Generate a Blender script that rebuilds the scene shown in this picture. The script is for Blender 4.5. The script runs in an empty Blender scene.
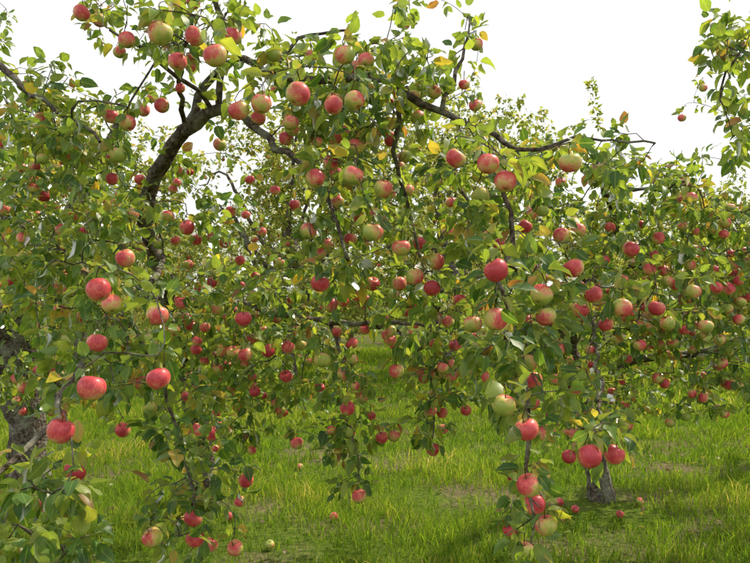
import bpy, math, random
import numpy as np
from mathutils import Vector
rng=np.random.default_rng(7); random.seed(7)
EYE=1.6; F=736.0
def W(b,h,d):
    # image pixel column / row back-projected at estimated depth d (m) -> world metres
    return np.array([(b-375)/F*d, d, EYE+(300-h)/F*d])
def nrm(v):
    v=np.asarray(v,float); return v/(np.linalg.norm(v,axis=-1,keepdims=True)+1e-9)

# ---------------------------------------------------------------- materials
def mat(name):
    m=bpy.data.materials.new(name); m.use_nodes=True
    nt=m.node_tree; nt.nodes.clear(); return m,nt
def N(nt,t,**k):
    n=nt.nodes.new(t)
    for a,b in k.items(): setattr(n,a,b)
    return n
def ramp(nt,stops,interp='LINEAR'):
    r=N(nt,'ShaderNodeValToRGB'); r.color_ramp.interpolation=interp
    e=r.color_ramp.elements
    while len(e)<len(stops): e.new(0.5)
    for i,(p,c) in enumerate(stops):
        e[i].position=p; e[i].color=(*c,1)
    return r
def leaf_material(name,stops,trans,tfac,rough=0.42,detail=True,gloss=0.0):
    m,nt=mat(name); L=nt.links.new
    at=N(nt,'ShaderNodeAttribute',attribute_name='lf')
    sep=N(nt,'ShaderNodeSeparateColor'); L(at.outputs['Color'],sep.inputs[0])
    r=ramp(nt,stops); L(sep.outputs[0],r.inputs[0])
    col=r.outputs[0]
    if detail:
        ab=N(nt,'ShaderNodeMath',operation='LESS_THAN'); ab.inputs[1].default_value=0.09
        L(sep.outputs[1],ab.inputs[0])
        mx=N(nt,'ShaderNodeMixRGB'); mx.inputs[2].default_value=(0.18,0.25,0.07,1)
        mf=N(nt,'ShaderNodeMath',operation='MULTIPLY'); mf.inputs[1].default_value=0.6
        L(ab.outputs[0],mf.inputs[0]); L(mf.outputs[0],mx.inputs[0]); L(col,mx.inputs[1])
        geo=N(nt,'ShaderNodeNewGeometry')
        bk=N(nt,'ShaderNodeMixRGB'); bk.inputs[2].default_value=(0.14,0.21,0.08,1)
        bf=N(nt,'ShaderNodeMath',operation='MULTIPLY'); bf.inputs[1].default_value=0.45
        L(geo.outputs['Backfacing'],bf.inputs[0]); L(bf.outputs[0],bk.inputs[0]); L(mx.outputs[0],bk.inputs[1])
        hs=N(nt,'ShaderNodeHueSaturation'); mr=N(nt,'ShaderNodeMapRange'); mr.inputs[3].default_value=0.7; mr.inputs[4].default_value=1.3
        L(sep.outputs[2],mr.inputs[0]); L(mr.outputs[0],hs.inputs['Value']); L(bk.outputs[0],hs.inputs['Color'])
        col=hs.outputs[0]
    p=N(nt,'ShaderNodeBsdfDiffuse'); L(col,p.inputs[0])
    t=N(nt,'ShaderNodeBsdfTranslucent')
    tm=N(nt,'ShaderNodeMixRGB',blend_type='MULTIPLY'); tm.inputs[0].default_value=1; tm.inputs[2].default_value=(*trans,1)
    L(col,tm.inputs[1]); L(tm.outputs[0],t.inputs[0])
    ms=N(nt,'ShaderNodeMixShader'); ms.inputs[0].default_value=tfac
    L(p.outputs[0],ms.inputs[1]); L(t.outputs[0],ms.inputs[2])
    out=ms.outputs[0]
    if gloss>0:
        g=N(nt,'ShaderNodeBsdfGlossy'); g.inputs['Roughness'].default_value=rough
        fr_=N(nt,'ShaderNodeLayerWeight'); fr_.inputs[0].default_value=gloss
        fm=N(nt,'ShaderNodeMath',operation='MULTIPLY_ADD'); fm.inputs[1].default_value=.45; fm.inputs[2].default_value=.012; L(fr_.outputs['Fresnel'],fm.inputs[0])
        m2=N(nt,'ShaderNodeMixShader'); L(fm.outputs[0],m2.inputs[0]); L(out,m2.inputs[1]); L(g.outputs[0],m2.inputs[2]); out=m2.outputs[0]
    o=N(nt,'ShaderNodeOutputMaterial'); L(out,o.inputs[0]); return m
LEAF=leaf_material('apple_leaf',[(0,(0.034,0.088,0.024)),(0.35,(0.068,0.145,0.032)),(0.7,(0.125,0.205,0.042)),(0.92,(0.20,0.255,0.05)),(0.945,(0.36,0.29,0.06)),(0.98,(0.24,0.13,0.05)),(1,(0.14,0.08,0.05))],(3.9,3.1,0.9),0.48,gloss=.25,rough=.4)
LEAFB=leaf_material('apple_leaf_sunlit_tint',[(0,(0.11,0.16,0.045)),(0.4,(0.17,0.22,0.055)),(0.8,(0.25,0.285,0.08)),(0.95,(0.31,0.30,0.10)),(0.98,(0.34,0.27,0.08)),(1,(0.26,0.18,0.09))],(2.6,2.3,1.4),0.5,detail=False)  # background leaves: sunlit, hazy lightness put into the colour
GRASS=leaf_material('grass_blade',[(0,(0.055,0.115,0.014)),(0.5,(0.115,0.205,0.024)),(0.82,(0.19,0.27,0.042)),(0.94,(0.25,0.28,0.06)),(1,(0.42,0.36,0.18))],(2.4,2.2,0.8),0.45,detail=False)

def bark_material():
    m,nt=mat('apple_bark'); L=nt.links.new
    tc=N(nt,'ShaderNodeTexCoord')
    n1=N(nt,'ShaderNodeTexNoise'); n1.inputs['Scale'].default_value=45; n1.inputs['Detail'].default_value=5
    n2=N(nt,'ShaderNodeTexNoise'); n2.inputs['Scale'].default_value=9; n2.inputs['Detail'].default_value=4
    vo=N(nt,'ShaderNodeTexVoronoi'); vo.inputs['Scale'].default_value=38
    for n in (n1,n2,vo): L(tc.outputs['Object'],n.inputs['Vector'])
    r=ramp(nt,[(0.3,(0.03,0.024,0.018)),(0.5,(0.10,0.08,0.065)),(0.7,(0.21,0.175,0.145))]); L(n1.outputs[0],r.inputs[0])
    lr=ramp(nt,[(0.46,(0,0,0)),(0.6,(1,1,1))]); L(n2.outputs[0],lr.inputs[0])
    mx=N(nt,'ShaderNodeMixRGB'); mx.inputs[2].default_value=(0.24,0.25,0.19,1)
    mm=N(nt,'ShaderNodeMath',operation='MULTIPLY'); mm.inputs[1].default_value=0.6
    L(lr.outputs[0],mm.inputs[0]); L(mm.outputs[0],mx.inputs[0]); L(r.outputs[0],mx.inputs[1])
    ad=N(nt,'ShaderNodeMath',operation='ADD'); L(n1.outputs[0],ad.inputs[0]); L(vo.outputs['Distance'],ad.inputs[1])
    bp=N(nt,'ShaderNodeBump'); bp.inputs['Strength'].default_value=0.9; bp.inputs['Distance'].default_value=0.012
    L(ad.outputs[0],bp.inputs['Height'])
    p=N(nt,'ShaderNodeBsdfDiffuse')
    L(mx.outputs[0],p.inputs[0]); L(bp.outputs[0],p.inputs['Normal'])
    o=N(nt,'ShaderNodeOutputMaterial'); L(p.outputs[0],o.inputs[0]); return m
BARK=bark_material()

def apple_material():
    m,nt=mat('apple_skin'); L=nt.links.new
    at=N(nt,'ShaderNodeAttribute',attribute_name='ap')   # r blush, g ripeness, b pole
    lc=N(nt,'ShaderNodeAttribute',attribute_name='lc')   # local coords + offset
    sep=N(nt,'ShaderNodeSeparateColor'); L(at.outputs['Color'],sep.inputs[0])
    no=N(nt,'ShaderNodeTexNoise'); no.inputs['Scale'].default_value=1.3; no.inputs['Detail'].default_value=4
    L(lc.outputs['Vector'],no.inputs['Vector'])
    fi=N(nt,'ShaderNodeTexNoise'); fi.inputs['Scale'].default_value=7; fi.inputs['Detail'].default_value=3
    L(lc.outputs['Vector'],fi.inputs['Vector'])
    mp=N(nt,'ShaderNodeMapping'); mp.inputs['Scale'].default_value=(8,8,0.8); L(lc.outputs['Vector'],mp.inputs[0])
    st=N(nt,'ShaderNodeTexNoise'); st.inputs['Scale'].default_value=1.3; st.inputs['Detail'].default_value=3; L(mp.outputs[0],st.inputs['Vector'])
    a=N(nt,'ShaderNodeMath',operation='MULTIPLY_ADD'); a.inputs[1].default_value=1.1; L(no.outputs[0],a.inputs[0]); L(sep.outputs[0],a.inputs[2])
    b=N(nt,'ShaderNodeMath',operation='MULTIPLY_ADD'); b.inputs[1].default_value=0.6; L(st.outputs[0],b.inputs[0]); L(a.outputs[0],b.inputs[2])
    c=N(nt,'ShaderNodeMath',operation='MULTIPLY_ADD'); c.inputs[1].default_value=0.4; L(fi.outputs[0],c.inputs[0]); L(b.outputs[0],c.inputs[2])
    s=N(nt,'ShaderNodeMath',operation='SUBTRACT'); s.inputs[1].default_value=1.07; L(c.outputs[0],s.inputs[0])
    r=ramp(nt,[(0.05,(0.30,0.37,0.07)),(0.28,(0.52,0.46,0.11)),(0.43,(0.66,0.37,0.16)),(0.56,(0.68,0.18,0.13)),(0.78,(0.62,0.075,0.085)),(1,(0.46,0.04,0.06))])
    L(s.outputs[0],r.inputs[0])
    vo=N(nt,'ShaderNodeTexVoronoi'); vo.inputs['Scale'].default_value=9; L(lc.outputs['Vector'],vo.inputs['Vector'])
    lt=N(nt,'ShaderNodeMath',operation='LESS_THAN'); lt.inputs[1].default_value=0.13; L(vo.outputs['Distance'],lt.inputs[0])
    lm=N(nt,'ShaderNodeMath',operation='MULTIPLY'); lm.inputs[1].default_value=0.35; L(lt.outputs[0],lm.inputs[0])
    m1=N(nt,'ShaderNodeMixRGB'); m1.inputs[2].default_value=(0.6,0.42,0.25,1); L(lm.outputs[0],m1.inputs[0]); L(r.outputs[0],m1.inputs[1])
    m2=N(nt,'ShaderNodeMixRGB'); m2.inputs[2].default_value=(0.09,0.06,0.025,1); L(sep.outputs[2],m2.inputs[0]); L(m1.outputs[0],m2.inputs[1])
    p=N(nt,'ShaderNodeBsdfPrincipled'); L(m2.outputs[0],p.inputs['Base Color'])
    rr=N(nt,'ShaderNodeMapRange'); rr.inputs[3].default_value=0.3; rr.inputs[4].default_value=0.5; L(fi.outputs[0],rr.inputs[0]); L(rr.outputs[0],p.inputs['Roughness'])
    p.inputs['Specular IOR Level'].default_value=0.42
    o=N(nt,'ShaderNodeOutputMaterial'); L(p.outputs[0],o.inputs[0]); return m
APPLE=apple_material()
def simple(name,c):
    m,nt=mat(name); p=N(nt,'ShaderNodeBsdfDiffuse'); p.inputs[0].default_value=(*c,1)
    o=N(nt,'ShaderNodeOutputMaterial'); nt.links.new(p.outputs[0],o.inputs[0]); return m
STEM=simple('apple_stalk',(0.09,0.06,0.03))

# ---------------------------------------------------------------- mesh helpers
def mesh_obj(name,V,faces,mats,parent=None,attrs=None,smooth=True,mi=None):
    me=bpy.data.meshes.new(name)
    V=np.asarray(V,np.float32); me.vertices.add(len(V)); me.vertices.foreach_set('co',V.ravel())
    nl=sum(f.size for f in faces); nf=sum(len(f) for f in faces)
    me.loops.add(nl); me.polygons.add(nf)
    me.loops.foreach_set('vertex_index',np.concatenate([f.ravel() for f in faces]).astype(np.int32))
    starts=[];s=0
    for f in faces:
        starts.append(s+np.arange(len(f))*f.shape[1]); s+=f.size
    me.polygons.foreach_set('loop_start',np.concatenate(starts).astype(np.int32))
    if smooth: me.polygons.foreach_set('use_smooth',np.ones(nf,bool))
    if mi is not None: me.polygons.foreach_set('material_index',mi.astype(np.int32))
    me.update(calc_edges=True)
    for k,(typ,arr) in (attrs or {}).items():
        a=me.attributes.new(k,typ,'POINT')
        a.data.foreach_set('color' if typ=='FLOAT_COLOR' else 'vector',np.asarray(arr,np.float32).ravel())
    for m in mats: me.materials.append(m)
    ob=bpy.data.objects.new(name,me); bpy.context.scene.collection.objects.link(ob)
    if parent: ob.parent=parent
    return ob
def empty(name,loc=(0,0,0)):
    e=bpy.data.objects.new(name,None); e.empty_display_size=0.3; bpy.context.scene.collection.objects.link(e); e.location=loc; return e

def leaf_template(hi):
    if hi: st=[(0.12,0.19),(0.36,0.29),(0.62,0.25),(0.85,0.12)]
    else: st=[(0.42,0.30)]
    v=[(0,0,0)]
    for y,w in st:
        dz=-0.22*(y**2)
        v+=[(-w,y,dz+w*0.32),(0,y,dz),(w,y,dz+w*0.32)]
    v.append((0,1,-0.25))
    tri=[];quad=[];n=len(st)
    tri+=[(0,2,1),(0,3,2)]
    for i in range(n-1):
        a=1+3*i;b=a+3
        quad+=[(a,a+1,b+1,b),(a+1,a+2,b+2,b+1)]
    a=1+3*(n-1);t=len(v)-1
    tri+=[(a,a+1,t),(a+1,a+2,t)]
    return np.array(v,float),np.array(tri),(np.array(quad) if quad else None)
def leaves_obj(name,pos,axis,up,size,material,parent,hi=True,bias=0.0):
    T,tri,quad=leaf_template(hi)
    n=len(pos); axis=nrm(axis); side=nrm(np.cross(axis,up)); nn=np.cross(side,axis)
    cw=rng.uniform(0.8,1.25,n); cu=rng.normal(0.0,1.0,n); 
    tz=T[None,:,2]*(1+0.7*cu[:,None])
    tx=T[None,:,0]*cw[:,None]
    tw=rng.normal(0,0.4,n)[:,None]*T[None,:,1]
    x2=tx*np.cos(tw)-tz*np.sin(tw); z2=tx*np.sin(tw)+tz*np.cos(tw)
    z2=z2+ (np.abs(T[None,:,0])>0.1)*rng.normal(0,0.05,(n,len(T)))
    V=pos[:,None,:]+size[:,None,None]*(x2[...,None]*side[:,None,:]+T[None,:,1,None]*axis[:,None,:]+z2[...,None]*nn[:,None,:])
    off=(np.arange(n)*len(T))[:,None,None]
    faces=[(tri[None]+off).reshape(-1,3)]
    if quad is not None: faces.append((quad[None]+off).reshape(-1,4))
    rnd=np.clip(rng.random(n)+bias,0,1)
    A=np.zeros((n,len(T),4)); A[...,0]=rnd[:,None]; A[...,1]=np.abs(T[None,:,0])/0.29; A[...,2]=rng.random((n,len(T)))*.6+.4*rng.random((n,1)); A[...,3]=1
    return mesh_obj(name,V.reshape(-1,3),faces,[material],parent,{'lf':('FLOAT_COLOR',A.reshape(-1,4))})

def apple_template(nu,nv):
    t=np.linspace(0,math.pi,nv)
    V=[];q=[]
    for i,a in enumerate(t):
        rho=math.sin(a)*(1+0.08*math.cos(a)); 
        z=0.95*math.cos(a)-0.34*math.exp(-(a/0.36)**2)+0.17*math.exp(-((math.pi-a)/0.28)**2)
        for j in range(nu):
            ph=2*math.pi*j/nu; k=1+0.03*math.cos(5*ph)*(a/math.pi)
            V.append((rho*k*math.cos(ph),rho*k*math.sin(ph),z))
    for i in range(nv-1):
        for j in range(nu):
            q.append((i*nu+j,(i+1)*nu+j,(i+1)*nu+(j+1)%nu,i*nu+(j+1)%nu))
    pole=np.repeat(np.clip(np.maximum(np.exp(-((math.pi-t)/0.14)**2),0.8*np.exp(-(t/0.22)**2)),0,1),nu)
    return np.array(V),np.array(q),pole
def apples_obj(name,C,R,parent,res=(22,14),ripe=None,stalk=True,lying=False):
    T,q,pole=apple_template(*res); n=len(C); C=np.asarray(C,float); R=np.asarray(R,float)
    tilt=rng.normal(0,0.38 if not lying else 1.3,(n,2)); zax=nrm(np.stack([tilt[:,0],tilt[:,1],np.ones(n)],1))
    xa=nrm(np.cross(zax,nrm(rng.normal(0,1,(n,3))))); ya=np.cross(zax,xa)
    sq=rng.uniform(0.93,1.1,n)
    dirs=T[None,:,0,None]*xa[:,None]+T[None,:,1,None]*ya[:,None]+(T[None,:,2,None]*sq[:,None,None])*zax[:,None]
    lop=nrm(rng.normal(0,1,(n,3)))
    dirs=dirs*(1+0.08*(dirs*lop[:,None,:]).sum(-1,keepdims=True))
    V=C[:,None,:]+R[:,None,None]*dirs
    if ripe is None: ripe=np.clip(rng.normal(0.53,0.16,n),0.1,0.82)
    ba=nrm(np.stack([rng.normal(0.1,0.6,n),rng.normal(-0.3,0.6,n),rng.normal(0.5,0.45,n)],1))
    bl=(dirs*ba[:,None,:]).sum(-1)*0.42+ripe[:,None]
    A=np.zeros((n,len(T),4)); A[...,0]=bl; A[...,1]=ripe[:,None]; A[...,2]=pole[None]; A[...,3]=1
    LCo=np.broadcast_to(T[None],(n,len(T),3))+rng.uniform(-40,40,(n,3))[:,None,:]
    faces=(q[None]+(np.arange(n)*len(T))[:,None,None]).reshape(-1,4)
    VV=[V.reshape(-1,3)];FF=[faces];MI=[np.zeros(len(faces))];AA=[A.reshape(-1,4)];LL=[LCo.reshape(-1,3)]
    if stalk:
        base=len(VV[0]); a0=C+zax*R[:,None]*0.5; a1=C+zax*R[:,None]*1.0+np.array([0,0,0.006]); a2=C+np.array([0,0,1.0])*(R[:,None]+0.03)
        ring=[]
        for c,rr in ((a0,.0016),(a1,.0015),(a2,.002)):
            for k in range(4):
                an=k*math.pi/2
                ring.append(c+np.array([math.cos(an)*rr,math.sin(an)*rr,0]))
        ring=np.stack(ring,1)
        f=[]
        for i in range(2):
            for k in range(4): f.append((i*4+k,i*4+(k+1)%4,i*4+4+(k+1)%4,i*4+4+k))
        f=np.array(f)
        ff=(f[None]+base+(np.arange(n)*12)[:,None,None]).reshape(-1,4)
        VV.append(ring.reshape(-1,3));FF.append(ff);MI.append(np.ones(len(ff)))
        AA.append(np.zeros((n*12,4)));LL.append(np.zeros((n*12,3)))
    return mesh_obj(name,np.concatenate(VV),[np.concatenate(FF)],[APPLE,STEM],parent,
        {'ap':('FLOAT_COLOR',np.concatenate(AA)),'lc':('FLOAT_VECTOR',np.concatenate(LL))},mi=np.concatenate(MI))

# ---------------------------------------------------------------- tree skeleton
class Tree:
    def __init__(s):
        s.P=np.zeros((90000,3)); s.par=np.full(90000,-1); s.rmin=np.zeros(90000); s.n=0; s.leafy=np.zeros(90000,bool); s.tips=[]
    def add(s,p,par,r=0.0,leafy=False):
        i=s.n; s.P[i]=p; s.par[i]=par; s.rmin[i]=r; s.leafy[i]=leafy; s.n+=1; return i
    def nearest(s,p): 
        d=((s.P[:s.n]-p)**2).sum(1); return int(d.argmin()),math.sqrt(d.min())
    def limb(s,pts,step=0.06,wob=0.008):
        pts=np.array(pts,float); 
        par=s.nearest(pts[0,:3])[0] if s.n else -1
        P=np.vstack([2*pts[0]-pts[1],pts,2*pts[-1]-pts[-2]])
        for i in range(1,len(P)-2):
            L=np.linalg.norm(P[i+1,:3]-P[i,:3]); k=max(2,int(L/step))
            for t in np.arange(k)/k:
                a,b,c,d=P[i-1],P[i],P[i+1],P[i+2]
                q=0.5*((2*b)+(-a+c)*t+(2*a-5*b+4*c-d)*t*t+(-a+3*b-3*c+d)*t**3)
                q=q.copy(); q[:3]+=rng.normal(0,wob,3)*(0 if (par==-1) else 1)
                par=s.add(q[:3],par,max(q[3],0.002)*rng.uniform(0.95,1.07))
        par=s.add(P[-2,:3],par,P[-2,3])
    def twig_to(s,p,leafy=True):
        i,d=s.nearest(p)
        if d<0.015: return i
        pd=nrm(s.P[i]-s.P[s.par[i]]) if s.par[i]>=0 else np.array([0,0,1.])
        k=max(1,int(round(d/0.05)))
        p0=s.P[i].copy(); c1=p0+pd*d*0.25+np.array([0,0,d*rng.uniform(0.0,0.35)])+rng.normal(0,0.06*d,3)
        c2=p+np.array([0,0,1.])*d*rng.uniform(-0.05,0.4)+rng.normal(0,0.08*d,3)
        par=i
        for t in (np.arange(k)+1)/k:
            q=(1-t)**3*p0+3*(1-t)**2*t*c1+3*(1-t)*t*t*c2+t**3*p
            par=s.add(q,par,0.0,leafy)
        s.tips.append(par); return par
    def colonise(s,pts):
        if len(pts)==0: return
        pts=np.asarray(pts)
        base=s.P[:s.n:2]
        d=np.array([((base-p)**2).sum(1).min() for p in pts])
        for j in np.argsort(d): s.twig_to(pts[j])
    def radii(s,tip=0.0018):
        n=s.n; cnt=np.zeros(n); par=s.par[:n]
        kids=np.bincount(par[par>=0],minlength=n); cnt[kids==0]=1
        for i in range(n-1,0,-1):
            if par[i]>=0: cnt[par[i]]+=cnt[i]
        r=tip*np.maximum(cnt,1)**0.36
        hero=s.rmin[:n]>0
        r=np.where(hero,np.maximum(s.rmin[:n],tip),np.minimum(r,0.010))
        for i in range(1,n):
            if par[i]>=0 and not hero[i]: r[i]=min(r[i],r[par[i]]*1.0)
        return r
    def wood(s,name,parent,K=7):
        n=s.n; P=s.P[:n]; par=s.par[:n]; r=s.radii(); s.r=r
        main=np.full(n,-1)
        for i in range(n):
            p=par[i]
            if p>=0 and (main[p]<0 or r[i]>r[main[p]]*1.001): main[p]=i
        tan=np.zeros((n,3))
        for i in range(n):
            a=P[i]-P[par[i]] if par[i]>=0 else np.zeros(3)
            b=P[main[i]]-P[i] if main[i]>=0 else np.zeros(3)
            t=nrm(a)+nrm(b); tan[i]=nrm(t) if np.linalg.norm(t)>1e-6 else (0,0,1)
        U=np.zeros((n,3)); 
        ang=np.arange(K)*2*math.pi/K; ca=np.cos(ang)[:,None]; sa=np.sin(ang)[:,None]
        V=np.zeros((n*2,K,3)); nv=n; F_=[]
        for i in range(n):
            p=par[i]; u=U[p] if p>=0 else np.array([1.,0,0])
            u=u-tan[i]*(u@tan[i]); l=np.linalg.norm(u)
            if l<1e-3: u=np.cross(tan[i],(0.3,0.9,0.2)); l=np.linalg.norm(u)
            u/=l; U[i]=u; w=np.cross(tan[i],u)
            V[i]=P[i]+r[i]*(ca*u+sa*w)
            if p>=0:
                if main[p]==i: b=p
                else:
                    V[nv]=P[p]+min(r[i]*1.25,r[p])*(ca*u+sa*w); b=nv; nv+=1
                F_.append((b,i))
        F_=np.array(F_); j=np.arange(K); j2=(j+1)%K
        q=np.stack([F_[:,0:1]*K+j,F_[:,0:1]*K+j2,F_[:,1:2]*K+j2,F_[:,1:2]*K+j],-1).reshape(-1,4)
        return mesh_obj(name,V[:nv].reshape(-1,3),[q],[BARK],parent)
    def foliage(s,name,parent,material,size=(0.043,0.074),per=1.7,tipn=7,hi=True,fruit=None,nhero=0):
        n=s.n; P=s.P[:n]; par=s.par[:n]
        idx=np.where(s.leafy[:n]&(s.r<0.008))[0]
        k=rng.poisson(per,len(idx)); src=np.repeat(idx,k)
        limbn=np.where((~s.leafy[:n])&(s.r<0.03)&(par>=0))[0]   # spurs on the thin limbs
        limbn=limbn[rng.random(len(limbn))<0.35]; src=np.concatenate([src,np.repeat(limbn,4)])
        tips=np.array(s.tips,int); src=np.concatenate([src,np.repeat(tips,rng.integers(tipn-2,tipn+3,len(tips)))])
        m=len(src); td=nrm(P[src]-P[par[src]])
        rad=nrm(rng.normal(0,1,(m,3))); rad=nrm(rad-td*(rad*td).sum(1,keepdims=True)*0.8)
        ax=nrm(rad*0.9+td*0.45+np.array([0,0,-1])*rng.uniform(-0.15,1.05,(m,1)))
        pos=P[src]+rng.normal(0,0.012,(m,3))+ax*rng.uniform(0.01,0.035,(m,1))+rad*s.r[src][:,None]
        up=nrm(np.array([0,0,1.0])+rng.normal(0,0.6,(m,3))+rad*0.5)
        sz=rng.uniform(size[0],size[1],m)*rng.uniform(0.7,1.2,m)
        if fruit is not None and len(fruit):
            c=pos+ax*sz[:,None]*0.5; ok=np.ones(m,bool)
            for i,f in enumerate(fruit):
                h=i<nhero
                dd=c-f; dd[:,1]=np.where(dd[:,1]<0,dd[:,1]*(0.13 if h else .3),dd[:,1]) # leaves thinned further on the camera side (-Y) to keep fruit visible
                ok&=((dd**2).sum(1)>(0.043 if h else .034)**2)|(rng.random(m)<(0.09 if h else .15))
            pos,ax,up,sz=pos[ok],ax[ok],up[ok],sz[ok]
        s.nleaf=len(pos)
        return leaves_obj(name,pos,ax,up,sz,material,parent,hi)

def blob(cx,cy,d,rx,ry,rd,dens=1.0):
    n=int(135*dens*math.pi*rx*ry*(d/F)**2)+1
    out=[]
    while len(out)<n:
        q=rng.uniform(-1,1,3)
        if (q**2).sum()<=1: out.append(W(cx+q[0]*rx,cy+q[1]*ry,d+q[2]*rd))
    return [o for o in out if o[2]>0.25]
def pts(l): return [(*W(a,b,c),r) for a,b,c,r in l]

FR=[(82,13,18),(100,20,16),(127,40,18),(160,33,26),(194,36,22),(215,55,26),(232,36,20),(178,62,20),(345,54,22),(297,94,26),(262,104,22),(239,111,22),(333,106,20),(355,100,22),(291,123,18),(366,61,18),(111,116,16),(128,123,18),(143,110,14),(162,106,16),(117,155,18),(62,159,14),(28,86,12),(342,132,16),(356,147,18),(316,178,20),(354,175,22),(383,188,20),(405,157,16),(455,158,22),(488,163,24),(433,181,18),(480,196,20),(506,181,24),(570,163,24),(451,202,12),(308,232,18),(373,232,22),(402,248,20),(419,244,16),(436,262,18),(432,288,18),(415,276,19),(320,284,20),(372,284,16),(330,305,16),(343,301,14),(496,271,26),(542,295,24),(574,268,22),(561,235,18),(578,231,16),(530,213,16),(495,319,26),(523,320,20),(546,316,22),(473,324,20),(593,295,20),(622,309,22),(580,310,18),(606,325,16),(631,249,18),(658,238,14),(657,308,18),(668,323,16),(694,292,16),(706,326,16),(729,289,14),(716,288,13),(728,309,12),(739,320,12),(526,363,22),(514,377,18),(533,380,20),(504,406,26),(530,402,20),(526,430,26),(546,434,20),(589,457,26),(614,454,22),(528,485,26),(535,504,24),(545,525,24),(525,552,22),(510,530,16),(513,477,14),(99,289,26),(112,304,22),(126,258,20),(97,343,22),(92,388,30),(158,316,24),(158,378,26),(143,383,18),(60,432,28),(75,472,24),(50,503,24),(123,430,16),(187,228,16),(168,216,14),(131,214,16),(153,538,22),(193,518,20),(179,519,17),(210,545,16),(195,539,20),(235,548,18),(246,481,16),(240,502,12),(194,433,18),(212,434,16),(244,319,18),(246,355,16),(233,352,14),(222,351,12),(268,351,14),(288,347,14),(301,345,12),(323,360,18),(352,344,14),(286,377,14),(382,437,14),(394,436,14),(370,416,12),(362,398,14),(347,408,16),(359,496,16),(424,379,12),(437,375,14),(430,411,14),(442,413,12),(433,450,14),(396,371,16),(466,410,12),(297,443,14),(484,377,14),(567,432,10),(220,145,14),(212,238,12),(230,212,12),(246,215,10),(152,98,12),(405,25,10),(475,105,14),(40,252,12),(60,262,12),(20,205,12),(180,300,12),(200,290,12),(215,265,11),(225,243,12),(196,240,12),(207,222,11),(262,232,10),(420,345,12),(395,345,12),(455,345,14),(640,345,14),(650,270,14),(664,270,12),(604,260,12),(690,265,12),(700,250,10),(690,305,12),(560,350,14),(590,350,12),(682,118,9),(703,88,9),(737,63,14),(612,392,10),(668,355,10),
 (258,118,16),(275,60,14),(44,196,14),(78,186,12),(140,180,12),(60,310,13),(36,286,12),(175,330,12),(186,317,11),(160,345,11),(196,350,12),(205,327,12),(150,408,14),(240,260,11),(256,277,11),(280,262,10),(292,300,11),(278,320,11),(255,392,12),(275,402,11),(320,388,11),(338,332,12),(385,318,11),(365,330,12),(405,312,12),(448,322,13),(460,300,14),(448,232,13),(467,228,14),(520,250,14),(556,272,14),(610,228,12),(623,280,12),(640,292,12),(675,285,12),(684,330,12),(640,225,11),(715,270,11),(735,265,11),(742,300,11),(720,340,12),(660,345,11),(575,390,12),(556,380,13),(490,240,14),(535,195,14),(408,190,14),(338,200,14),(295,205,12),(275,190,11),(250,180,11)]
fr=[];fR=[]
for a,b,sz in FR:
    D=0.073 if sz>13 else 0.064
    d=min(max(D*F/sz,1.95),5.6); fr.append(W(a,b,d)); fR.append(sz*d/F/2*.94)
fr=np.array(fr); fR=np.array(fR)
for it in range(12):
    for i in range(len(fr)):
        dd=fr-fr[i]; l=np.linalg.norm(dd,axis=1); l[i]=9
        for j in np.where(l<(fR+fR[i])*0.97)[0]:
            s=1 if fr[j,1]>=fr[i,1] else -1
            fr[j,1]+=0.012*s; fr[i,1]-=0.012*s

def build(name,root,limbs,blobs,fruit_idx,material,extra=0.23,**kw):
    t=Tree()
    for l in limbs: t.limb(pts(l))
    tgt=[fr[i]+np.array([0,0,fR[i]+0.03]) for i in fruit_idx]
    A=[]
    for b in blobs: A+=blob(*b)
    t.colonise(A+tgt)
    e=empty(name,root)
    o=t.wood('trunk_and_branches',e)
    tips=np.array(t.tips); ex=[];eR=[]
    allc=list(fr)
    for i in tips[rng.random(len(tips))<extra]:
        if t.P[i][1]<2.9: continue
        for k in range(rng.integers(1,4)):
            r=rng.uniform(0.020,0.034); c=t.P[i]-np.array([0,0,r+0.03])+(rng.normal(0,.035,3) if k else 0)
            if min(((np.array(allc)-c)**2).sum(1))>0.062**2: ex.append(c);eR.append(r);allc.append(c)
    C=np.concatenate([fr[fruit_idx],np.array(ex).reshape(-1,3)]); R=np.concatenate([fR[fruit_idx],np.array(eR)])
    f=t.foliage('leaves',e,material,fruit=C,nhero=len(fruit_idx),**kw)
    rp=np.concatenate([rng.normal(.56,.16,len(fruit_idx)),rng.normal(.45,.2,len(ex))]); rp=np.clip(rp,.08,.84)
    a=apples_obj('apples',C,R,e,ripe=rp)
    for x in (o,f,a): x.location=(-root[0],-root[1],-root[2])
    print(name,'nodes',t.n,'leaves',t.nleaf,'apples',len(C)); return t

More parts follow.
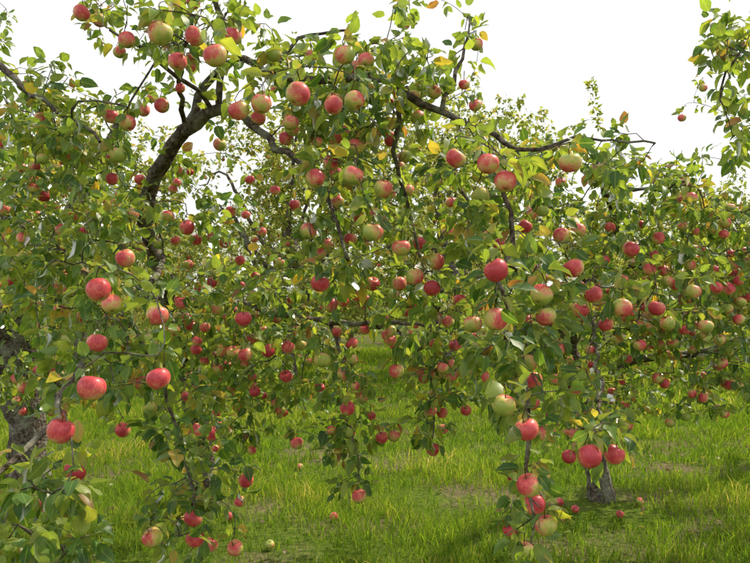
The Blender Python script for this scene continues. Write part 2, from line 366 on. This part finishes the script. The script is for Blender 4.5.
limbsA=[[(205,512,5.6,.125),(203,490,5.6,.1),(200,440,5.5,.09),(190,370,5.2,.08),(172,300,4.7,.062),(152,240,4.2,.046),(147,205,4.0,.042),(160,165,3.8,.040),(185,130,3.6,.036),(215,110,3.5,.03),(238,112,3.4,.022),(270,140,3.3,.017),(305,168,3.2,.014),(330,205,3.1,.009),(348,260,2.9,.006)],
 [(190,127,3.6,.026),(205,85,3.6,.02),(240,56,3.5,.017),(270,76,3.3,.017),(320,80,3.1,.017),(370,76,3.0,.017),(405,92,2.95,.016),(440,110,2.9,.014),(480,128,2.8,.011),(520,150,2.7,.009),(560,141,2.7,.007),(600,138,2.7,.005),(655,143,2.8,.004)],
 [(480,128,2.8,.010),(500,175,2.7,.009),(515,230,2.6,.009),(503,280,2.5,.008),(520,340,2.4,.007),(531,400,2.3,.006),(526,470,2.2,.005),(535,520,2.15,.004)],
 [(174,305,4.7,.04),(220,300,4.4,.024),(270,312,4.2,.019),(330,322,4.0,.015),(390,324,3.9,.012),(430,328,3.8,.007)],
 [(152,240,4.2,.02),(160,268,3.5,.015),(125,310,3.0,.012),(95,350,2.7,.012),(70,385,2.5,.011),(45,430,2.3,.010),(12,456,2.15,.009),(-30,500,2.05,.006)],
 [(185,130,3.6,.014),(180,80,3.3,.010),(190,30,3.0,.007),(200,-20,2.9,.005)],
 [(215,110,3.5,.012),(160,60,3.2,.008),(110,30,3.1,.006)],
 [(125,310,3.0,.010),(150,360,2.9,.008),(175,420,2.85,.006),(190,480,2.8,.005),(192,505,2.8,.004)],
 [(330,322,4.0,.012),(345,370,3.8,.008),(352,430,3.7,.006),(358,475,3.6,.004)],
 [(405,92,2.95,.012),(395,150,3.1,.010),(410,220,3.2,.008),(425,270,3.2,.006)],
 [(390,324,3.9,.01),(425,360,3.9,.007),(434,420,3.9,.004)],
 [(270,76,3.3,.012),(300,40,3.3,.008),(350,30,3.2,.005)],
 [(440,110,2.9,.010),(460,60,3.0,.007),(470,20,3.1,.004)],
 [(215,110,3.5,.018),(225,40,3.4,.014),(200,-40,3.3,.012),(150,-90,3.4,.008)],
]
blobsA=[(190,35,3.1,85,42,.35,1.0),(150,-50,3.3,140,50,.6,.6),(120,20,3.3,60,30,.3,.5),(70,150,3.2,60,60,.4,1.1),(150,180,3.9,60,60,.5,.7),(80,300,2.9,60,55,.35,1.0),(110,360,2.8,80,50,.3,1.1),(35,520,2.0,65,60,.25,2.1),
 (185,440,2.85,45,70,.25,1.2),(185,520,2.75,50,40,.25,1.0),(300,80,3.3,60,50,.3,1.2),(380,100,3.0,75,60,.35,1.4),(345,160,3.2,60,60,.4,1.1),(350,240,3.1,60,60,.35,1.1),
 (300,300,4.2,90,50,.6,.6),(240,340,4.3,80,60,.5,1.0),(352,420,3.7,30,75,.25,1.4),(434,395,3.8,28,62,.25,1.4),(420,300,3.4,45,50,.35,1.1),(490,190,2.8,75,70,.35,1.4),
 (515,310,2.5,60,70,.3,1.2),(530,395,2.35,38,50,.2,1.1),(527,490,2.2,22,65,.15,1.1),(610,155,2.8,65,28,.25,1.0),(420,60,3.0,60,38,.3,.9),(430,20,3.2,70,25,.3,.4),(200,250,3.6,50,60,.4,.4),(250,400,4.4,55,45,.4,.8),(100,230,3.0,60,50,.3,.9),(30,230,3.1,40,60,.3,.9),(200,370,4.9,50,90,.35,.8),(300,370,4.5,70,45,.4,.8)]
limbsC=[[(30,481,6.5,.21),(29,465,6.5,.17),(28,420,6.5,.15),(20,360,6.4,.14),(30,300,6.2,.11),(60,240,6,.08),(90,180,5.8,.05),(120,120,5.6,.03)],
 [(22,372,6.4,.09),(-10,300,6.0,.08),(-60,200,4.6,.05),(-30,90,3.6,.024),(0,66,3.2,.016),(30,95,3.1,.012),(70,118,3.0,.009),(100,142,2.9,.006)],
 [(27,430,6.5,.1),(2,385,6.4,.085),(-30,300,6.2,.07),(-90,200,6,.04)],
 [(-60,200,4.6,.03),(-10,210,3.8,.015),(30,230,3.4,.009)],
 [(30,300,6.2,.05),(100,290,5.8,.03),(170,300,5.6,.018)]]
blobsC=[(40,100,3.1,60,45,.35,.8),(20,190,3.5,60,60,.4,1.1),(30,270,4.2,70,60,.5,1.1),(60,120,5.6,70,50,.7,.4),(60,250,5.8,110,80,.8,.5),(-60,150,5,80,100,1,.5),(50,375,4.2,80,35,.5,.9),(150,310,5.6,60,50,.5,.4),(-60,20,5.2,70,60,1,.5)]
limbsB=[[(601,500,5.9,.13),(599,487,5.9,.1),(596,465,5.88,.088),(588,430,5.8,.08),(578,390,5.6,.072),(570,340,5.3,.06),(590,290,5,.045),(615,230,4.6,.03),(600,180,4.3,.02),(590,140,4.1,.012)],
 [(580,395,5.6,.04),(610,370,5.2,.032),(650,358,5,.028),(690,353,4.8,.026),(750,343,4.6,.02),(810,330,4.5,.012)],
 [(570,342,5.3,.035),(540,300,4.8,.025),(500,250,4.4,.018),(465,200,4.2,.011),(450,150,4,.007)],
 [(590,290,5,.025),(640,262,4.8,.02),(700,230,4.6,.014),(770,200,4.5,.008)],
 [(600,180,4.3,.012),(640,190,3.9,.009),(690,180,3.7,.006)],
 [(590,290,5,.02),(595,330,4.2,.012),(600,380,3.5,.008),(600,430,2.9,.005)]]
blobsB=[(620,290,4.3,75,75,.6,1.0),(690,290,4.3,75,75,.6,1.0),(640,200,4.1,70,50,.5,.9),(700,190,4.0,60,45,.5,1.0),(590,380,4.8,60,50,.4,.9),(690,385,4.6,80,36,.4,.9),(600,400,3.2,35,40,.3,.9),(520,230,4.4,70,70,.5,.6),(560,170,4.2,50,40,.4,.7),(760,280,4.4,60,90,.6,.9),(600,440,2.75,28,22,.15,1.0),(470,330,4.9,75,50,.4,.5),(590,420,5.6,35,30,.25,.8)]
limbsD=[[(790,462,7.3,.17),(785,400,7.2,.13),(800,320,7,.09),(950,220,6.2,.05),(1030,110,5,.03),(980,20,3.9,.014),(830,-10,3.2,.009),(750,35,2.9,.006),(720,100,2.8,.004)],
 [(800,320,7,.06),(760,260,6.8,.04),(700,200,6.5,.02)],
 [(830,-10,3.2,.009),(760,-25,3.2,.007),(705,-15,3.1,.005)]]
blobsD=[(730,35,2.9,32,60,.25,1.3),(740,120,3.1,35,45,.3,1.1),(840,160,4.6,60,140,.8,1.1),(730,260,6.6,70,90,.7,.4),(850,330,5.5,70,90,.9,.9)]
idx=np.arange(len(FR)); px=np.array([f[0] for f in FR]); py=np.array([f[1] for f in FR]); 
isD=(px>700)&(py<130)|((px>675)&(py<120))
isC=(px<50)&(py<260)
isB=(~isD)&(((px>584))|((px>550)&(py>400)))
isA=~(isB|isC|isD)
root=lambda a,b,d: tuple(float(q) for q in (W(a,b,d)[0],d,0))
build('apple_tree',root(205,512,5.6),limbsA,blobsA,idx[isA],LEAF)
build('apple_tree',root(601,500,5.9),limbsB,blobsB,idx[isB],LEAF)
build('apple_tree',root(30,481,6.5),limbsC,blobsC,idx[isC],LEAF)
build('apple_tree',root(790,462,7.3),limbsD,blobsD,idx[isD],LEAF,extra=.03)

# ---------------------------------------------------------------- orchard behind
def generic(seed,h=5.2,w=2.3,shoots=1000,size=(0.065,0.10)):
    global rng
    rng=np.random.default_rng(seed); t=Tree()
    t.limb([(0,0,-0.05,.17),(0,0,0.15,.13),(rng.normal(0,.05),rng.normal(0,.05),0.7,.11),(rng.normal(0,.12),rng.normal(0,.12),1.5,.1),(rng.normal(0,.2),0,2.6,.06),(rng.normal(0,.3),0,h-.9,.02)],step=.12)
    k=7
    for i in range(k):
        a=2*math.pi*i/k+rng.normal(0,.3); z0=rng.uniform(1.1,2.2); L=w*rng.uniform(.7,.95); z1=z0+rng.uniform(.4,2.0)
        c,s=math.cos(a),math.sin(a)
        t.limb([(0,0,z0,.05),(c*L*.35,s*L*.35,z0+.45,.04),(c*L*.7,s*L*.7,z1,.025),(c*L,s*L,z1-.2,.01)],step=.12,wob=.02)
    A=[];lob=[(rng.normal(0,w*.5),rng.normal(0,w*.5),rng.uniform(1.1,h-.9),rng.uniform(.5,1.0)) for _ in range(26)]
    while len(A)<shoots:
        l=lob[rng.integers(len(lob))]; p=np.array(l[:3])+nrm(rng.normal(0,1,3))*l[3]*rng.uniform(.3,1)**.5
        if p[2]>.75 and math.hypot(p[0],p[1])<w*1.1 and p[2]<h*1.05: A.append(p)
    for _ in range(34): # upright water shoots
        p=rng.normal(0,w*.42,2); hh=rng.uniform(.3,.9)
        for q in np.linspace(0,1,6): A.append(np.array([p[0]+q*.12,p[1],h-1.4+q*hh+.1]))
    t.colonise(A); return t,size
variants=[]
for sd in (11,23,37):
    t,size=generic(sd)
    ow=t.wood('branches',None,K=5)
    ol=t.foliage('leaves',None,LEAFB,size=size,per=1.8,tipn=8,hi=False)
    tips=np.array(t.tips); tips=tips[t.P[tips][:,2]<4.0]; c=t.P[tips[rng.random(len(tips))<.2]]-np.array([0,0,.06]); 
    oa=apples_obj('apples',c,rng.uniform(.03,.037,len(c)),None,res=(10,7))
    variants.append((ow.data,ol.data,oa.data))
    for o in (ow,ol,oa): bpy.data.objects.remove(o)
rng=np.random.default_rng(99)
def place(name,x,y,rot,s,v,parent=None):
    e=empty(name,(x,y,0)); e.rotation_euler=(0,0,rot); e.scale=(s,s,s)
    if parent: e.parent=parent
    for nm,d in zip(('trunk_and_branches','leaves','apples'),variants[v]):
        o=bpy.data.objects.new(nm,d); bpy.context.scene.collection.objects.link(o); o.parent=e
row2_and_shade_tree=[(-6.1,15.2,.3,1.15,0),(-1.8,15.6,1.9,1.2,1),(1.6,15.4,3.0,1.18,2),(6.8,15.8,4.1,.85,0),(10.4,15,5.2,1.05,1),(-10.6,15.2,2.2,1.1,2),(7.2,6.9,1.2,.95,2)]  # last tree is out of view at right, added to shade the foreground grass
for a in row2_and_shade_tree: place('apple_tree',*a)
far=empty('distant_apple_trees')
for r,(y,st) in enumerate(((21,4.6),(28,5.2),(37,5.4))):
    for x in np.arange(-y*.8,y*.8,st):
        place('tree_%d'%r,x+rng.normal(0,.4),y+rng.normal(0,.4),rng.uniform(0,6.28),rng.uniform(.8,1.0),int(rng.integers(3)),far)

# ---------------------------------------------------------------- ground
patches=[W(400,462,7.26),W(690,470,6.9),W(600,505,5.8),W(205,512,5.6),W(470,500,5.9)]
def ground_material():
    m,nt=mat('orchard_soil_and_turf'); L=nt.links.new
    tc=N(nt,'ShaderNodeTexCoord')
    n1=N(nt,'ShaderNodeTexNoise'); n1.inputs['Scale'].default_value=0.9; n1.inputs['Detail'].default_value=5
    n2=N(nt,'ShaderNodeTexNoise'); n2.inputs['Scale'].default_value=24; n2.inputs['Detail'].default_value=8
    for n in (n1,n2): L(tc.outputs['Object'],n.inputs['Vector'])
    g=ramp(nt,[(0.3,(0.035,0.06,0.012)),(0.5,(0.08,0.115,0.02)),(0.75,(0.14,0.17,0.04))]); L(n2.outputs[0],g.inputs[0])
    d=ramp(nt,[(0.3,(0.06,0.045,0.028)),(0.7,(0.21,0.165,0.105))]); L(n2.outputs[0],d.inputs[0])
    f=ramp(nt,[(0.48,(0,0,0)),(0.6,(.95,.95,.95))]); L(n1.outputs[0],f.inputs[0])
    mx=N(nt,'ShaderNodeMixRGB'); L(f.outputs[0],mx.inputs[0]); L(g.outputs[0],mx.inputs[1]); L(d.outputs[0],mx.inputs[2])
    p=N(nt,'ShaderNodeBsdfDiffuse'); L(mx.outputs[0],p.inputs[0])
    o=N(nt,'ShaderNodeOutputMaterial'); L(p.outputs[0],o.inputs[0]); return m
V=np.array([(-300,-150,0),(300,-150,0),(300,450,0),(-300,450,0)],float)
mesh_obj('ground',V,[np.array([[0,1,2,3]])],[ground_material()],smooth=False)

def grass(nearY,farY,dens,h,wd,xs):
    area=(farY-nearY)*2*xs; n=int(area*dens)
    x=rng.uniform(-xs,xs,n); y=rng.uniform(nearY,farY,n)
    k=np.sin(x*1.7+np.sin(y*2.1))*np.sin(y*1.9+1.3*np.sin(x*1.1)); 
    f=np.sin(x*5.1+2*np.sin(y*3.3))*np.sin(y*6.3+1.7*np.sin(x*4.1))
    g=np.sin(x*14+3*np.sin(y*7.3))*np.sin(y*17+2.7*np.sin(x*9.1))
    p=np.clip(.7+.28*k+.26*f+.25*g,0.06,1)
    for c in patches:
        dd=((x-c[0])/.9)**2+((y-c[1])/.4)**2; p*=1-.85*np.exp(-dd*1.6)
    ok=rng.random(n)<p; x,y,k,f,g=x[ok],y[ok],k[ok],f[ok],g[ok]; n=len(x)
    H=h*rng.uniform(.35,1.35,n)*(1+.35*k+.35*f+.4*g); a=rng.uniform(0,6.28,n); b=rng.uniform(0,6.28,n); ln=rng.uniform(.1,1.0,n)*H
    w=wd*rng.uniform(.6,1.3,n); sx,sy=np.cos(a)*w,np.sin(a)*w; lx,ly=np.cos(b)*ln,np.sin(b)*ln
    z=np.zeros(n)
    V=np.stack([np.stack([x-sx,y-sy,z],1),np.stack([x+sx,y+sy,z],1),np.stack([x+sx*.8+lx*.35,y+sy*.8+ly*.35,H*.6],1),np.stack([x-sx*.8+lx*.35,y-sy*.8+ly*.35,H*.6],1),np.stack([x+lx,y+ly,H*.95],1)],1)
    i=(np.arange(n)*5)[:,None]
    A=np.zeros((n,5,4)); A[...,0]=np.clip(rng.random(n)*.8+.2*k+.1*f+.09,0,1)[:,None]; A[...,1]=.5;A[...,3]=1
    return V.reshape(-1,3),i+np.array([[0,1,2,3]]),i+np.array([[3,2,4]]),A.reshape(-1,4)
parts=[grass(2.0,6.5,3300,.085,.0028,4.5),grass(6.5,11,2000,.085,.004,7),grass(11,24,520,.10,.008,14)]
off=0;VV=[];Q=[];Tt=[];AA=[]
for v,q,t3,a in parts:
    VV.append(v);Q.append(q+off);Tt.append(t3+off);AA.append(a);off+=len(v)
mesh_obj('grass',np.concatenate(VV),[np.concatenate(Q),np.concatenate(Tt)],[GRASS],None,{'lf':('FLOAT_COLOR',np.concatenate(AA))})
n=600; p=np.stack([rng.uniform(-5,5,n),rng.uniform(4,10,n),rng.uniform(.01,.06,n)],1); ax=nrm(np.stack([rng.normal(0,1,n),rng.normal(0,1,n),rng.normal(0,.15,n)],1))
leaves_obj('fallen_leaves',p,ax,nrm(np.array([0,0,1.])+rng.normal(0,.3,(n,3))),rng.uniform(.04,.07,n),LEAF,None,True,bias=.8)
c=np.array([W(334,521,5.3),W(620,520,5.35),W(270,550,4.7),W(640,508,5.7),W(575,515,5.5),W(560,505,5.7),W(230,520,5.3),W(300,470,6.9)]); c[:,2]=.038; n=len(c)
apples_obj('fallen_apples',c,np.full(n,.031),None,res=(14,9),stalk=False,lying=True)

# ---------------------------------------------------------------- light
sun_dir=Vector((0.60,0.38,0.88)).normalized()
el=math.asin(sun_dir.z); az=math.atan2(sun_dir.x,sun_dir.y)
ld=bpy.data.lights.new('sun','SUN'); ld.energy=5.0; ld.angle=math.radians(.53); ld.color=(1,.90,.70)
lo=bpy.data.objects.new('sun',ld); bpy.context.scene.collection.objects.link(lo); lo.rotation_euler=sun_dir.to_track_quat('Z','Y').to_euler(); lo.location=(10,5,20)
w=bpy.data.worlds.new('World'); bpy.context.scene.world=w; w.use_nodes=True; nt=w.node_tree; nt.nodes.clear(); L=nt.links.new
sk=N(nt,'ShaderNodeTexSky'); sk.sky_type='NISHITA'; sk.sun_disc=False; sk.sun_elevation=el; sk.sun_rotation=az; sk.dust_density=2.5; sk.air_density=1.0
tc=N(nt,'ShaderNodeTexCoord'); no=N(nt,'ShaderNodeTexNoise'); no.inputs['Scale'].default_value=2.2; no.inputs['Detail'].default_value=6
L(tc.outputs['Generated'],no.inputs['Vector'])
r=ramp(nt,[(.35,(.72,.72,.72)),(.6,(.94,.94,.94))]); L(no.outputs[0],r.inputs[0])
mx=N(nt,'ShaderNodeMixRGB'); mx.inputs[2].default_value=(9.1,9.15,9.0,1); L(r.outputs[0],mx.inputs[0]); L(sk.outputs[0],mx.inputs[1])
bg=N(nt,'ShaderNodeBackground'); bg.inputs[1].default_value=.14; L(mx.outputs[0],bg.inputs[0])
o=N(nt,'ShaderNodeOutputWorld'); L(bg.outputs[0],o.inputs[0])

# ---------------------------------------------------------------- camera
cd=bpy.data.cameras.new('camera'); cd.sensor_width=36; cd.lens=F/750*36; cd.shift_y=18.5/750; cd.clip_end=1500; cd.clip_start=.05
co=bpy.data.objects.new('camera',cd); bpy.context.scene.collection.objects.link(co); co.location=(0,0,EYE); co.rotation_euler=(math.radians(90),0,0)
bpy.context.scene.camera=co
sc=bpy.context.scene; sc.view_settings.view_transform='Standard'; sc.view_settings.look='None'; sc.view_settings.exposure=0
